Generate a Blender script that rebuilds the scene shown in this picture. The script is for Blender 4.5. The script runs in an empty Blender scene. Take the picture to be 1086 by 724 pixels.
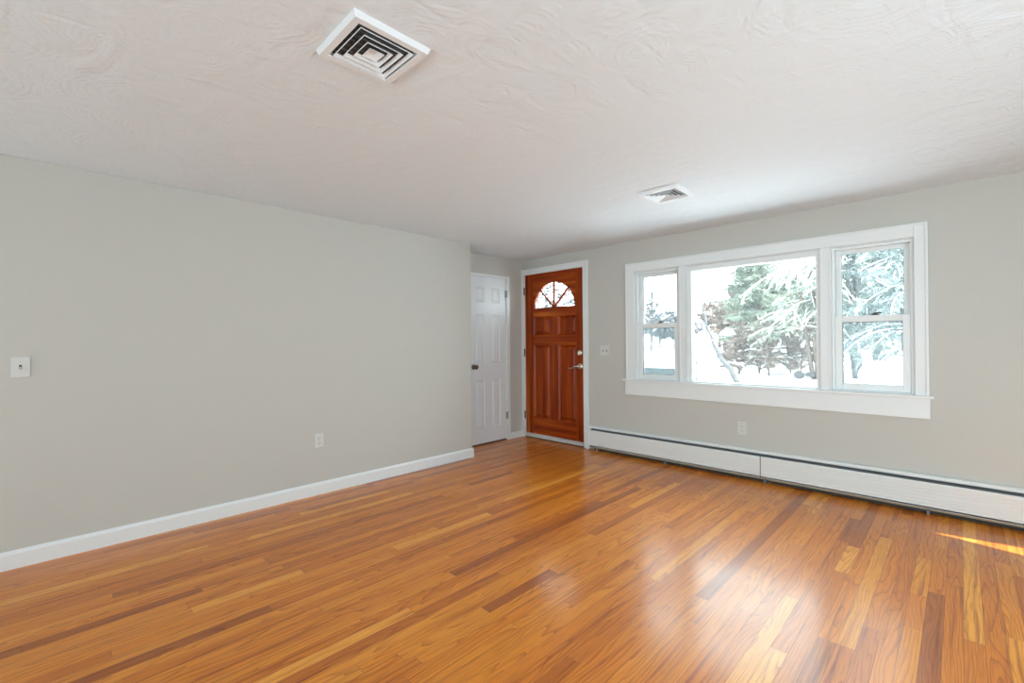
import bpy, bmesh, math, random
from mathutils import Vector, Matrix
R = math.radians
C = bpy.context.scene.collection
sc = bpy.context.scene

# ------------------------------------------------------------ camera
FPX = 483.29
cd = bpy.data.cameras.new('camera'); cam = bpy.data.objects.new('camera', cd); C.objects.link(cam)
cd.sensor_fit = 'HORIZONTAL'; cd.sensor_width = 36.0; cd.lens = FPX / 1086 * 36.0
cd.clip_start = 0.05; cd.clip_end = 300
rt = Vector((0.712322, 0.7018, -0.008627)); up = Vector((0.007439, 0.004742, 0.999961)); fw = Vector((-0.701814, 0.712358, 0.001843))
rt.normalize(); fw.normalize(); up = rt.cross(fw).normalized(); rt = fw.cross(up).normalized()
m = Matrix((rt, up, -fw)).transposed().to_4x4(); m.translation = Vector((3.72975, -4.33808, 1.22120))
cam.matrix_world = m
sc.camera = cam

# ------------------------------------------------------------ world, sun, fill lights
sc.view_settings.view_transform = 'Standard'; sc.view_settings.look = 'None'
sc.view_settings.gamma = 1.0; sc.view_settings.use_curve_mapping = False
sc.view_settings.exposure = 0.0
w = bpy.data.worlds.new('winter_sky'); sc.world = w; w.use_nodes = True
bg = w.node_tree.nodes['Background']; bg.inputs['Color'].default_value = (0.84, 0.96, 1.0, 1); bg.inputs['Strength'].default_value = 9.0
sc.cycles.max_bounces = 12; sc.cycles.diffuse_bounces = 6; sc.cycles.transparent_max_bounces = 16
sc.cycles.caustics_reflective = False; sc.cycles.sample_clamp_indirect = 4; sc.cycles.blur_glossy = 1.0
sc.cycles.use_denoising = True

SUN_EL = R(32)
sd = Vector((-0.982 * math.cos(SUN_EL), 0.189 * math.cos(SUN_EL), -math.sin(SUN_EL))).normalized()
sl = bpy.data.lights.new('sun', 'SUN'); sl.energy = 19.0; sl.angle = R(0.6); sl.color = (1.0, 0.96, 0.95)
so = bpy.data.objects.new('sun', sl); C.objects.link(so); so.rotation_euler = sd.to_track_quat('-Z', 'Y').to_euler()

def area(name, loc, direction, sx, sy, energy, col):
    l = bpy.data.lights.new(name, 'AREA'); l.shape = 'RECTANGLE'; l.size = sx; l.size_y = sy; l.energy = energy; l.color = col
    o = bpy.data.objects.new(name, l); C.objects.link(o); o.location = loc
    o.rotation_euler = Vector(direction).to_track_quat('-Z', 'Z').to_euler(); return o
# added fill lights behind and right of the camera; neither wall has glazing there
area('rear_fill', (2.6, -7.44, 1.1), (0, 1, .2), 5.6, 2.0, 127, (0.77, 0.93, 0.98)).data.spread = R(135)
area('side_fill', (5.28, -3.0, 1.15), (-1, .25, .15), 3.2, 1.8, 122, (0.74, 0.93, 1.0))

# ------------------------------------------------------------ materials
def nm(name):
    m = bpy.data.materials.new(name); m.use_nodes = True
    nt = m.node_tree; return m, nt, nt.nodes['Principled BSDF']
def N(nt, t, **kw):
    n = nt.nodes.new(t)
    for k, v in kw.items(): setattr(n, k, v)
    return n
def L(nt, a, b): nt.links.new(a, b)
def math_n(nt, op, a, b=None, c=None):
    n = N(nt, 'ShaderNodeMath', operation=op)
    for i, v in enumerate((a, b, c)):
        if v is None: continue
        if isinstance(v, (int, float)): n.inputs[i].default_value = v
        else: L(nt, v, n.inputs[i])
    return n.outputs[0]
def paint(name, col, rough=0.5, bump=0.0, scale=200, var=0.0, spec=0.5, metal=0.0):
    m, nt, b = nm(name)
    b.inputs['Base Color'].default_value = (*col, 1); b.inputs['Roughness'].default_value = rough
    b.inputs['Metallic'].default_value = metal; b.inputs['Specular IOR Level'].default_value = spec
    tc = N(nt, 'ShaderNodeTexCoord')
    no = N(nt, 'ShaderNodeTexNoise'); no.inputs['Scale'].default_value = scale; no.inputs['Detail'].default_value = 3
    L(nt, tc.outputs['Object'], no.inputs['Vector'])
    if bump:
        bp = N(nt, 'ShaderNodeBump'); bp.inputs['Strength'].default_value = 1; bp.inputs['Distance'].default_value = bump
        L(nt, no.outputs['Fac'], bp.inputs['Height']); L(nt, bp.outputs['Normal'], b.inputs['Normal'])
    if var:
        n2 = N(nt, 'ShaderNodeTexNoise'); n2.inputs['Scale'].default_value = scale * 0.02 + 1; n2.inputs['Detail'].default_value = 4
        L(nt, tc.outputs['Object'], n2.inputs['Vector'])
        mx = N(nt, 'ShaderNodeMix', data_type='RGBA'); mx.inputs[6].default_value = (*[c * (1 - var) for c in col], 1)
        mx.inputs[7].default_value = (*[min(1, c * (1 + var)) for c in col], 1)
        L(nt, n2.outputs['Fac'], mx.inputs[0]); L(nt, mx.outputs[2], b.inputs['Base Color'])
    return m

M = {}
M['wall'] = paint('wall_paint_greige', (0.540, 0.542, 0.510), 0.75, 0.0004, 260, 0.015, 0.25)
M['trim'] = paint('trim_paint_white', (0.76, 0.8, 0.815), 0.38, 0.0002, 60, 0.01)
M['wdoor'] = paint('door_paint_white', (0.76, 0.81, 0.85), 0.35, 0.0002, 80, 0.01)
M['vinyl'] = paint('sash_vinyl_white', (0.77, 0.81, 0.82), 0.3, 0.0001, 80, 0.01)
M['gasket'] = paint('glazing_gasket', (0.22, 0.26, 0.28), 0.6, 0.0001, 80)
M['heater'] = paint('heater_enamel', (0.72, 0.75, 0.75), 0.4, 0.0002, 60, 0.02)
M['dark'] = paint('dark_cavity', (0.03, 0.032, 0.035), 0.7, 0.0002, 60)
M['damper'] = paint('damper_grey', (0.13, 0.14, 0.15), 0.45, 0.0001, 80)
M['tan'] = paint('aged_metal_tan', (0.34, 0.29, 0.20), 0.5, 0.0003, 60, 0.2)
M['plate'] = paint('plate_plastic_white', (0.62, 0.64, 0.62), 0.35, 0.0001, 60)
M['ivory'] = paint('device_plastic_ivory', (0.55, 0.54, 0.46), 0.35, 0.0001, 60)
M['slot'] = paint('slot_dark', (0.06, 0.055, 0.05), 0.6, 0.0001, 60)
M['vent'] = paint('vent_enamel', (0.75, 0.80, 0.84), 0.35, 0.0001, 60)
M['duct'] = paint('duct_metal', (0.10, 0.11, 0.12), 0.5, 0.0001, 60, 0, 0.5, 0.3)
M['nickel'] = paint('satin_nickel', (0.66, 0.62, 0.55), 0.28, 0.0001, 80, 0, 0.5, 1.0)
M['bronze'] = paint('aged_bronze', (0.16, 0.13, 0.10), 0.3, 0.0001, 80, 0, 0.5, 1.0)
M['hinge'] = paint('hinge_dark', (0.10, 0.035, 0.02), 0.45, 0.0001, 80)
M['hingeg'] = paint('hinge_steel', (0.34, 0.34, 0.33), 0.4, 0.0001, 80, 0, 0.5, 0.8)
M['sill'] = paint('threshold_grey', (0.55, 0.55, 0.54), 0.45, 0.0003, 60, 0.1)
M['snow'] = paint('snow', (0.88, 0.92, 0.95), 0.7, 0.004, 9, 0.02, 0.2)
M['bark'] = paint('bark_grey', (0.055, 0.054, 0.055), 0.9, 0.004, 40, 0.25, 0.2)
M['barkred'] = paint('bark_brown', (0.085, 0.062, 0.052), 0.9, 0.004, 40, 0.25, 0.2)
M['twig'] = paint('twig_brown', (0.16, 0.115, 0.095), 0.9, 0.001, 40, 0.2, 0.2)
M['twigg'] = paint('twig_grey', (0.095, 0.1, 0.11), 0.9, 0.001, 40, 0.2, 0.2)
M['needle'] = paint('needles_green', (0.17, 0.2, 0.155), 0.8, 0.001, 40, 0.3, 0.2)
M['needleb'] = paint('needles_blue_green', (0.16, 0.195, 0.19), 0.8, 0.001, 40, 0.3, 0.2)
M['shed'] = paint('shed_grey', (0.06, 0.063, 0.07), 0.8, 0.001, 40, 0.1, 0.2)
M['shedw'] = paint('shed_white', (0.1, 0.103, 0.106), 0.8, 0.001, 40, 0.05, 0.2)
M['porch'] = paint('porch_blue_grey', (0.095, 0.115, 0.125), 0.8, 0.002, 30, 0.22, 0.2)
M['rock'] = paint('rock_grey', (0.04, 0.04, 0.042), 0.9, 0.01, 12, 0.3, 0.2)

def glass_mat():
    m, nt, b = nm('window_glass')
    nt.nodes.remove(b); out = nt.nodes['Material Output']
    t = N(nt, 'ShaderNodeBsdfTransparent'); t.inputs['Color'].default_value = (0.94, 0.97, 0.965, 1)
    g = N(nt, 'ShaderNodeBsdfGlossy'); g.inputs['Roughness'].default_value = 0.02
    lw = N(nt, 'ShaderNodeFresnel'); lw.inputs['IOR'].default_value = 1.16
    mx = N(nt, 'ShaderNodeMixShader'); L(nt, lw.outputs[0], mx.inputs[0]); L(nt, g.outputs[0], mx.inputs[2])
    # translucent share in the glass paints a milky haze over the view outside
    fl = N(nt, 'ShaderNodeBsdfTranslucent'); fl.inputs['Color'].default_value = (0.85, 0.9, 0.9, 1)
    mf = N(nt, 'ShaderNodeMixShader'); mf.inputs[0].default_value = 0.022; L(nt, t.outputs[0], mf.inputs[1]); L(nt, fl.outputs[0], mf.inputs[2]); L(nt, mf.outputs[0], mx.inputs[1])
    L(nt, mx.outputs[0], out.inputs['Surface']); return m
M['glass'] = glass_mat()
def screen_mat():
    m, nt, b = nm('insect_screen_mesh')
    nt.nodes.remove(b); out = nt.nodes['Material Output']
    t = N(nt, 'ShaderNodeBsdfTransparent'); d = N(nt, 'ShaderNodeBsdfDiffuse'); d.inputs['Color'].default_value = (0.10, 0.12, 0.13, 1)
    tl = N(nt, 'ShaderNodeBsdfTranslucent'); tl.inputs['Color'].default_value = (0.13, 0.15, 0.155, 1)
    ad = N(nt, 'ShaderNodeMixShader'); ad.inputs[0].default_value = 0.5; L(nt, d.outputs[0], ad.inputs[1]); L(nt, tl.outputs[0], ad.inputs[2])
    mx = N(nt, 'ShaderNodeMixShader'); mx.inputs[0].default_value = 0.30
    L(nt, t.outputs[0], mx.inputs[1]); L(nt, ad.outputs[0], mx.inputs[2]); L(nt, mx.outputs[0], out.inputs['Surface']); return m
M['screen'] = screen_mat()

def ceiling_mat():
    m, nt, b = nm('swirled_plaster')
    b.inputs['Base Color'].default_value = (0.725, 0.80, 0.86, 1); b.inputs['Roughness'].default_value = 0.7; b.inputs['Specular IOR Level'].default_value = 0.25
    tc = N(nt, 'ShaderNodeTexCoord')
    hs = None
    for i, (scl, amp, dist) in enumerate(((2.6, 1.0, 0.0), (3.7, 0.6, 7.3))):
        mp = N(nt, 'ShaderNodeMapping'); mp.inputs['Location'].default_value = (dist, dist * .7, 0); L(nt, tc.outputs['Object'], mp.inputs['Vector'])
        nz = N(nt, 'ShaderNodeTexNoise'); nz.inputs['Scale'].default_value = 3.0; L(nt, mp.outputs[0], nz.inputs['Vector'])
        av = N(nt, 'ShaderNodeVectorMath', operation='MULTIPLY_ADD'); L(nt, nz.outputs['Color'], av.inputs[0]); av.inputs[1].default_value = (.16, .16, 0); L(nt, mp.outputs[0], av.inputs[2])
        vo = N(nt, 'ShaderNodeTexVoronoi', voronoi_dimensions='2D'); vo.inputs['Scale'].default_value = scl; L(nt, av.outputs[0], vo.inputs['Vector'])
        # fan ripple round each stroke's centre
        rp = math_n(nt, 'MULTIPLY', vo.outputs['Distance'], 95.0)
        rp = math_n(nt, 'SINE', rp)
        ve = N(nt, 'ShaderNodeTexVoronoi', voronoi_dimensions='2D', feature='DISTANCE_TO_EDGE'); ve.inputs['Scale'].default_value = scl; L(nt, av.outputs[0], ve.inputs['Vector'])
        fd = N(nt, 'ShaderNodeMapRange', interpolation_type='SMOOTHSTEP'); fd.inputs[1].default_value = 0.0; fd.inputs[2].default_value = 0.22; L(nt, ve.outputs['Distance'], fd.inputs[0])
        h = math_n(nt, 'MULTIPLY', math_n(nt, 'MULTIPLY', rp, 0.00024 * amp), fd.outputs[0])
        hs = h if hs is None else math_n(nt, 'ADD', hs, h)
        # short feathered strokes
        ns = N(nt, 'ShaderNodeTexNoise'); ns.inputs['Scale'].default_value = 5.0 + 3 * i; ns.inputs['Detail'].default_value = 3; ns.inputs['Distortion'].default_value = 1.8
        ms = N(nt, 'ShaderNodeMapping'); ms.inputs['Scale'].default_value = (1, .45, 1) if i else (.5, 1, 1); ms.inputs['Rotation'].default_value = (0, 0, .6 - i); L(nt, mp.outputs[0], ms.inputs['Vector']); L(nt, ms.outputs[0], ns.inputs['Vector'])
        hs = math_n(nt, 'ADD', hs, math_n(nt, 'MULTIPLY', ns.outputs['Fac'], 0.0065))
    n2 = N(nt, 'ShaderNodeTexNoise'); n2.inputs['Scale'].default_value = 1.3; n2.inputs['Detail'].default_value = 5; L(nt, tc.outputs['Object'], n2.inputs['Vector'])
    hs = math_n(nt, 'ADD', hs, math_n(nt, 'MULTIPLY', n2.outputs['Fac'], 0.012))
    bp = N(nt, 'ShaderNodeBump'); bp.inputs['Strength'].default_value = 1.0; bp.inputs['Distance'].default_value = 1.0
    L(nt, hs, bp.inputs['Height']); L(nt, bp.outputs['Normal'], b.inputs['Normal']); return m
M['ceiling'] = ceiling_mat()

def ramp(nt, fac, stops):
    r = N(nt, 'ShaderNodeValToRGB'); e = r.color_ramp.elements
    while len(e) > 1: e.remove(e[-1])
    e[0].position = stops[0][0]; e[0].color = (*stops[0][1], 1)
    for p, c in stops[1:]:
        x = e.new(p); x.color = (*c, 1)
    L(nt, fac, r.inputs[0]); return r.outputs['Color']

def floor_mat():
    m, nt, b = nm('oak_strip_floor')
    uv = N(nt, 'ShaderNodeUVMap'); uv.uv_map = 'UVMap'           # u across plank (m), v along plank (m)
    at = N(nt, 'ShaderNodeVertexColor'); at.layer_name = 'plank'
    se = N(nt, 'ShaderNodeSeparateColor'); L(nt, at.outputs['Color'], se.inputs[0])
    su = N(nt, 'ShaderNodeSeparateXYZ'); L(nt, uv.outputs[0], su.inputs[0])
    r1, r2, r3 = se.outputs[0], se.outputs[1], se.outputs[2]
    # grain coordinate: u offset per plank so that figure is cut differently
    u = math_n(nt, 'SUBTRACT', su.outputs[0], 0.0305)
    off = math_n(nt, 'MULTIPLY', r2, 40.0)
    cu = N(nt, 'ShaderNodeCombineXYZ'); L(nt, math_n(nt, 'MULTIPLY', u, 1.0), cu.inputs[0]); L(nt, su.outputs[1], cu.inputs[1]); L(nt, off, cu.inputs[2])
    # low frequency warp along the plank gives cathedral arches
    mp = N(nt, 'ShaderNodeMapping'); mp.inputs['Scale'].default_value = (11, 1.15, 1); L(nt, cu.outputs[0], mp.inputs['Vector'])
    nz = N(nt, 'ShaderNodeTexNoise'); nz.inputs['Scale'].default_value = 1.0; nz.inputs['Detail'].default_value = 1.6; nz.inputs['Roughness'].default_value = .5; L(nt, mp.outputs[0], nz.inputs['Vector'])
    ringf = math_n(nt, 'MULTIPLY_ADD', nz.outputs['Fac'], 12.0, math_n(nt, 'MULTIPLY', u, math_n(nt, 'MULTIPLY_ADD', r3, 110.0, 15.0)))
    rings = math_n(nt, 'FRACT', ringf)
    ringd = math_n(nt, 'POWER', rings, 4.0)
    # fine pores, long and thin
    mp2 = N(nt, 'ShaderNodeMapping'); mp2.inputs['Scale'].default_value = (420, 9, 1); L(nt, cu.outputs[0], mp2.inputs['Vector'])
    nz2 = N(nt, 'ShaderNodeTexNoise'); nz2.inputs['Scale'].default_value = 1.0; nz2.inputs['Detail'].default_value = 3; L(nt, mp2.outputs[0], nz2.inputs['Vector'])
    # broad mineral streaks
    mp3 = N(nt, 'ShaderNodeMapping'); mp3.inputs['Scale'].default_value = (45, 1.3, 1); L(nt, cu.outputs[0], mp3.inputs['Vector'])
    nz3 = N(nt, 'ShaderNodeTexNoise'); nz3.inputs['Scale'].default_value = 1.0; nz3.inputs['Detail'].default_value = 2; L(nt, mp3.outputs[0], nz3.inputs['Vector'])
    base = ramp(nt, r1, [(0.0, (0.40, 0.105, 0.008)), (0.2, (0.56, 0.160, 0.010)), (0.5, (0.68, 0.212, 0.013)), (0.8, (0.75, 0.270, 0.022)), (1.0, (0.84, 0.36, 0.050))])
    def mul(col, fac, dark):
        mx = N(nt, 'ShaderNodeMix', data_type='RGBA', blend_type='MULTIPLY'); L(nt, fac, mx.inputs[0]); L(nt, col, mx.inputs[6]); mx.inputs[7].default_value = (*dark, 1); return mx.outputs[2]
    c = mul(base, math_n(nt, 'MULTIPLY', ringd, 0.70), (0.50, 0.30, 0.16))
    pf = N(nt, 'ShaderNodeMapRange'); pf.inputs[1].default_value = .50; pf.inputs[2].default_value = .68; L(nt, nz2.outputs['Fac'], pf.inputs[0])
    c = mul(c, math_n(nt, 'MULTIPLY', pf.outputs[0], 0.60), (0.58, 0.42, 0.28))
    sf = N(nt, 'ShaderNodeMapRange'); sf.inputs[1].default_value = .55; sf.inputs[2].default_value = .74; L(nt, nz3.outputs['Fac'], sf.inputs[0])
    c = mul(c, math_n(nt, 'MULTIPLY', sf.outputs[0], 0.85), (0.50, 0.34, 0.22))
    # seams
    du = math_n(nt, 'MINIMUM', su.outputs[0], math_n(nt, 'SUBTRACT', 0.061, su.outputs[0]))
    uv2 = N(nt, 'ShaderNodeUVMap'); uv2.uv_map = 'ends'; s2 = N(nt, 'ShaderNodeSeparateXYZ'); L(nt, uv2.outputs[0], s2.inputs[0])
    dv = math_n(nt, 'MINIMUM', s2.outputs[0], s2.outputs[1])
    d = math_n(nt, 'MINIMUM', du, dv)
    sm = N(nt, 'ShaderNodeMapRange'); sm.inputs[1].default_value = 0.0002; sm.inputs[2].default_value = 0.0013; sm.inputs[3].default_value = 0.72; sm.inputs[4].default_value = 0.0; L(nt, d, sm.inputs[0])
    c = mul(c, sm.outputs[0], (0.22, 0.13, 0.07))
    L(nt, c, b.inputs['Base Color'])
    tc = N(nt, 'ShaderNodeTexCoord')
    wn = N(nt, 'ShaderNodeTexNoise'); wn.inputs['Scale'].default_value = 5; wn.inputs['Detail'].default_value = 4; L(nt, tc.outputs['Object'], wn.inputs['Vector'])
    rr = N(nt, 'ShaderNodeMapRange'); rr.inputs[1].default_value = .3; rr.inputs[2].default_value = .7; rr.inputs[3].default_value = .30; rr.inputs[4].default_value = .38; L(nt, wn.outputs['Fac'], rr.inputs[0])
    L(nt, rr.outputs[0], b.inputs['Roughness']); b.inputs['Specular IOR Level'].default_value = 0.34; b.inputs['Coat Weight'].default_value = 0.42; b.inputs['Coat Roughness'].default_value = 0.17; b.inputs['Coat IOR'].default_value = 1.42
    hh = math_n(nt, 'MULTIPLY', sm.outputs[0], -0.0005)
    hh = math_n(nt, 'ADD', hh, math_n(nt, 'MULTIPLY', ringd, -0.00006))
    hh = math_n(nt, 'ADD', hh, math_n(nt, 'MULTIPLY', nz2.outputs['Fac'], -0.00008))
    # strips cup very slightly across their width
    hh = math_n(nt, 'ADD', hh, math_n(nt, 'MULTIPLY', math_n(nt, 'MULTIPLY', u, math_n(nt, 'SUBTRACT', r2, 0.5)), 0.012))
    bp = N(nt, 'ShaderNodeBump'); bp.inputs['Strength'].default_value = 1; bp.inputs['Distance'].default_value = 1; L(nt, hh, bp.inputs['Height']); L(nt, bp.outputs['Normal'], b.inputs['Normal'])
    return m
M['floor'] = floor_mat()

def doorwood(name, axis, seed):
    m, nt, b = nm(name)
    tc = N(nt, 'ShaderNodeTexCoord'); mp = N(nt, 'ShaderNodeMapping')
    s = (16, 16, 0.7) if axis == 'Z' else (0.7, 16, 16)
    mp.inputs['Scale'].default_value = s; mp.inputs['Location'].default_value = (seed, seed, seed); L(nt, tc.outputs['Object'], mp.inputs['Vector'])
    nz = N(nt, 'ShaderNodeTexNoise'); nz.inputs['Scale'].default_value = 1; nz.inputs['Detail'].default_value = 3; L(nt, mp.outputs[0], nz.inputs['Vector'])
    c1 = ramp(nt, nz.outputs['Fac'], [(0.3, (0.16, 0.016, 0.002)), (0.5, (0.30, 0.042, 0.003)), (0.62, (0.40, 0.070, 0.005)), (0.74, (0.60, 0.15, 0.012))])
    mp2 = N(nt, 'ShaderNodeMapping'); mp2.inputs['Scale'].default_value = tuple(v * 9 for v in s); L(nt, tc.outputs['Object'], mp2.inputs['Vector'])
    n2 = N(nt, 'ShaderNodeTexNoise'); n2.inputs['Scale'].default_value = 1; n2.inputs['Detail'].default_value = 2; L(nt, mp2.outputs[0], n2.inputs['Vector'])
    mx = N(nt, 'ShaderNodeMix', data_type='RGBA', blend_type='MULTIPLY'); L(nt, math_n(nt, 'MULTIPLY', n2.outputs['Fac'], 0.5), mx.inputs[0]); L(nt, c1, mx.inputs[6]); mx.inputs[7].default_value = (.55, .45, .4, 1)
    L(nt, mx.outputs[2], b.inputs['Base Color']); b.inputs['Roughness'].default_value = 0.34; b.inputs['Specular IOR Level'].default_value = 0.22
    return m
M['dw_v'] = doorwood('door_wood_upright', 'Z', 3.1); M['dw_h'] = doorwood('door_wood_rail', 'X', 8.7); M['dw_p'] = doorwood('door_wood_panel', 'Z', 21.4)

# ------------------------------------------------------------ mesh helpers
def tag(o, label=None, cat=None, group=None, kind=None):
    if label: o['label'] = label
    if cat: o['category'] = cat
    if group: o['group'] = group
    if kind: o['kind'] = kind
    return o
def empty(name, loc=(0, 0, 0), rz=0):
    o = bpy.data.objects.new(name, None); C.objects.link(o); o.location = loc; o.rotation_euler = (0, 0, rz); o.empty_display_size = .05
    return o
ID = lambda u, w, z: (u, w, z)
FRONT = lambda u, w, z: (u, -w, z)                # window wall: w = distance into the room
XA = -0.351
ENTRY = lambda u, w, z: (XA + w, u, z)            # short wall with the white door
LEFTW = lambda u, w, z: (w, u, z)                 # long left wall

class MB:
    def __init__(s, T=ID): s.v = []; s.f = []; s.T = T
    def add(s, vs, fs):
        o = len(s.v); s.v += [s.T(*p) for p in vs]; s.f += [tuple(i + o for i in f) for f in fs]; return s
    def box(s, a, b):
        (x0, y0, z0), (x1, y1, z1) = a, b
        return s.add([(x0, y0, z0), (x1, y0, z0), (x1, y1, z0), (x0, y1, z0), (x0, y0, z1), (x1, y0, z1), (x1, y1, z1), (x0, y1, z1)],
                     [(0, 3, 2, 1), (4, 5, 6, 7), (0, 1, 5, 4), (1, 2, 6, 5), (2, 3, 7, 6), (3, 0, 4, 7)])
    def prism_u(s, prof, u0, u1):                 # profile in (w, z) swept along u
        n = len(prof); vs = [(u0, w, z) for w, z in prof] + [(u1, w, z) for w, z in prof]
        return s.add(vs, [tuple(range(n)), tuple(range(2 * n - 1, n - 1, -1))] + [(i, (i + 1) % n, n + (i + 1) % n, n + i) for i in range(n)])
    def prism_w(s, prof, w0, w1):                 # profile in (u, z) extruded in depth
        n = len(prof); vs = [(u, w0, z) for u, z in prof] + [(u, w1, z) for u, z in prof]
        return s.add(vs, [tuple(range(n)), tuple(range(2 * n - 1, n - 1, -1))] + [(i, (i + 1) % n, n + (i + 1) % n, n + i) for i in range(n)])
    def tube(s, path, rad, k=6, cap=True):
        P = [Vector(p) for p in path]; n = len(P)
        rad = rad if isinstance(rad, (list, tuple)) else [rad] * n
        vs = []; t0 = None
        for i, p in enumerate(P):
            t = (P[min(i + 1, n - 1)] - P[max(i - 1, 0)]).normalized()
            a = Vector((0, 0, 1)) if abs(t.z) < .9 else Vector((1, 0, 0))
            if t0 is not None: a = t0
            e1 = (a - t * a.dot(t)).normalized(); e2 = t.cross(e1); t0 = e1
            for j in range(k):
                q = 2 * math.pi * j / k; vs.append(tuple(p + (e1 * math.cos(q) + e2 * math.sin(q)) * rad[i]))
        fs = [(i * k + j, i * k + (j + 1) % k, (i + 1) * k + (j + 1) % k, (i + 1) * k + j) for i in range(n - 1) for j in range(k)]
        if cap: fs += [tuple(range(k)), tuple(range(n * k - 1, (n - 1) * k - 1, -1))]
        return s.add(vs, fs)
    def lathe(s, c, axis, prof, k=24):            # prof: (distance along axis, radius)
        c = Vector(c); a = Vector(axis).normalized(); b = Vector((0, 0, 1)) if abs(a.z) < .9 else Vector((1, 0, 0))
        e1 = (b - a * b.dot(a)).normalized(); e2 = a.cross(e1); vs = []
        for h, r in prof:
            for j in range(k):
                q = 2 * math.pi * j / k; vs.append(tuple(c + a * h + (e1 * math.cos(q) + e2 * math.sin(q)) * max(r, 1e-5)))
        n = len(prof)
        fs = [(i * k + j, i * k + (j + 1) % k, (i + 1) * k + (j + 1) % k, (i + 1) * k + j) for i in range(n - 1) for j in range(k)]
        fs += [tuple(range(k)), tuple(range(n * k - 1, (n - 1) * k - 1, -1))]
        return s.add(vs, fs)
    def build(s, name, mat, parent=None, bevel=0, smooth=False, recalc=True, merge=False):
        me = bpy.data.meshes.new(name); me.from_pydata(s.v, [], s.f)
        if recalc or bevel or merge:
            bm = bmesh.new(); bm.from_mesh(me)
            if merge: bmesh.ops.remove_doubles(bm, verts=bm.verts, dist=1e-5)
            bmesh.ops.recalc_face_normals(bm, faces=bm.faces)
            if bevel:
                es = [e for e in bm.edges if len(e.link_faces) == 2 and e.calc_face_angle(0) > R(30)]
                bmesh.ops.bevel(bm, geom=es, offset=bevel, segments=2, profile=.6, affect='EDGES', clamp_overlap=True)
            bm.to_mesh(me); bm.free()
        if smooth:
            for p in me.polygons: p.use_smooth = True
        me.materials.append(mat); me.update()
        o = bpy.data.objects.new(name, me); C.objects.link(o)
        if parent:
            o.parent = parent
            inv = Matrix.Translation(-parent_loc(parent)); me.transform(inv)
        return o
def parent_loc(p):
    v = Vector((0, 0, 0))
    while p is not None: v += Vector(p.location); p = p.parent
    return v

# ------------------------------------------------------------ room shell
H = 2.275; XR = 5.4; YB = -7.5; WT = 0.15
# floor: one board mesh, every strip a quad with its own random values
def make_floor():
    rnd = random.Random(11); W = 0.061; x = 3.607 - 0.061 * 66
    me = bpy.data.meshes.new('floor'); vs = []; fs = []; uvs = []; ends = []; cols = []
    while x < XR + .06:
        y = YB - rnd.random() * 1.2
        while y < 0.0:
            ln = rnd.uniform(.35, 2.1); y1 = y + ln
            a, b_ = max(y, YB), min(y1, 0.0)
            x0, x1 = max(x, XA - .02), min(x + W, XR)
            if b_ > a + 1e-4 and x1 > x0 + 1e-4:
                i = len(vs); vs += [(x0, a, 0), (x1, a, 0), (x1, b_, 0), (x0, b_, 0)]; fs.append((i, i + 1, i + 2, i + 3))
                o = rnd.random() * 50
                for px, py in ((x0, a), (x1, a), (x1, b_), (x0, b_)):
                    uvs.append((px - x, py + o)); ends.append((py - y, y1 - py))
                t = rnd.gauss(.52, .25); t = min(1, max(0, t)); c = (t, rnd.random(), rnd.random() ** 1.5, 1); cols += [c] * 4
            y = y1
        x += W
    me.from_pydata(vs, [], fs)
    u = me.uv_layers.new(name='UVMap'); e = me.uv_layers.new(name='ends'); ca = me.color_attributes.new('plank', 'FLOAT_COLOR', 'CORNER')
    u, e, ca = me.uv_layers['UVMap'], me.uv_layers['ends'], me.color_attributes['plank']
    for i in range(len(uvs)): u.data[i].uv = uvs[i]; e.data[i].uv = ends[i]; ca.data[i].color = cols[i]
    me.materials.append(M['floor']); o = bpy.data.objects.new('floor', me); C.objects.link(o)
    tag(o, 'glossy orange oak strip floor', 'floor', kind='structure')
make_floor()
def struct(o, label=None, cat=None):
    return tag(o, label, cat, kind='structure')
struct(MB().box((-.8, YB - .2, H), (XR + .3, .35, H + .2)).build('ceiling', M['ceiling']), 'white ceiling with swirled plaster strokes', 'ceiling')
# window wall with door and window openings
OX0, OX1, OZ0, OZ1 = 1.281, 3.500, 0.815, 1.952
DX0, DX1, DZ1 = -0.305, 0.622, 2.092
wf = MB()
for x0, x1, z0, z1 in ((-.8, DX0, -.4, H), (DX0, DX1, DZ1, H), (DX1, OX0, -.4, H), (OX0, OX1, -.4, OZ0), (OX0, OX1, OZ1, H), (OX1, XR + .15, -.4, H), (DX0, DX1, -.4, -.002)):
    wf.box((x0, 0, z0), (x1, WT, z1))
struct(wf.build('wall_front', M['wall']), 'greige wall with the triple window and the wooden front door', 'wall')
YE = -1.175
struct(MB().box((XA - .2, YB, -.1), (0, YE, H)).build('wall_left', M['wall'], bevel=0.003), 'long plain greige wall on the left', 'wall')
DY0, DY1, DH = -0.905, -0.295, 2.020
we = MB()
we.box((XA - .12, DY1, -.1), (XA, 0.0, H)); we.box((XA - .12, YE, -.1), (XA, DY0, H)); we.box((XA - .12, DY0, DH), (XA, DY1, H))
struct(we.build('wall_entry', M['wall']), 'short greige wall beside the white six panel door', 'wall')
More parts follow.
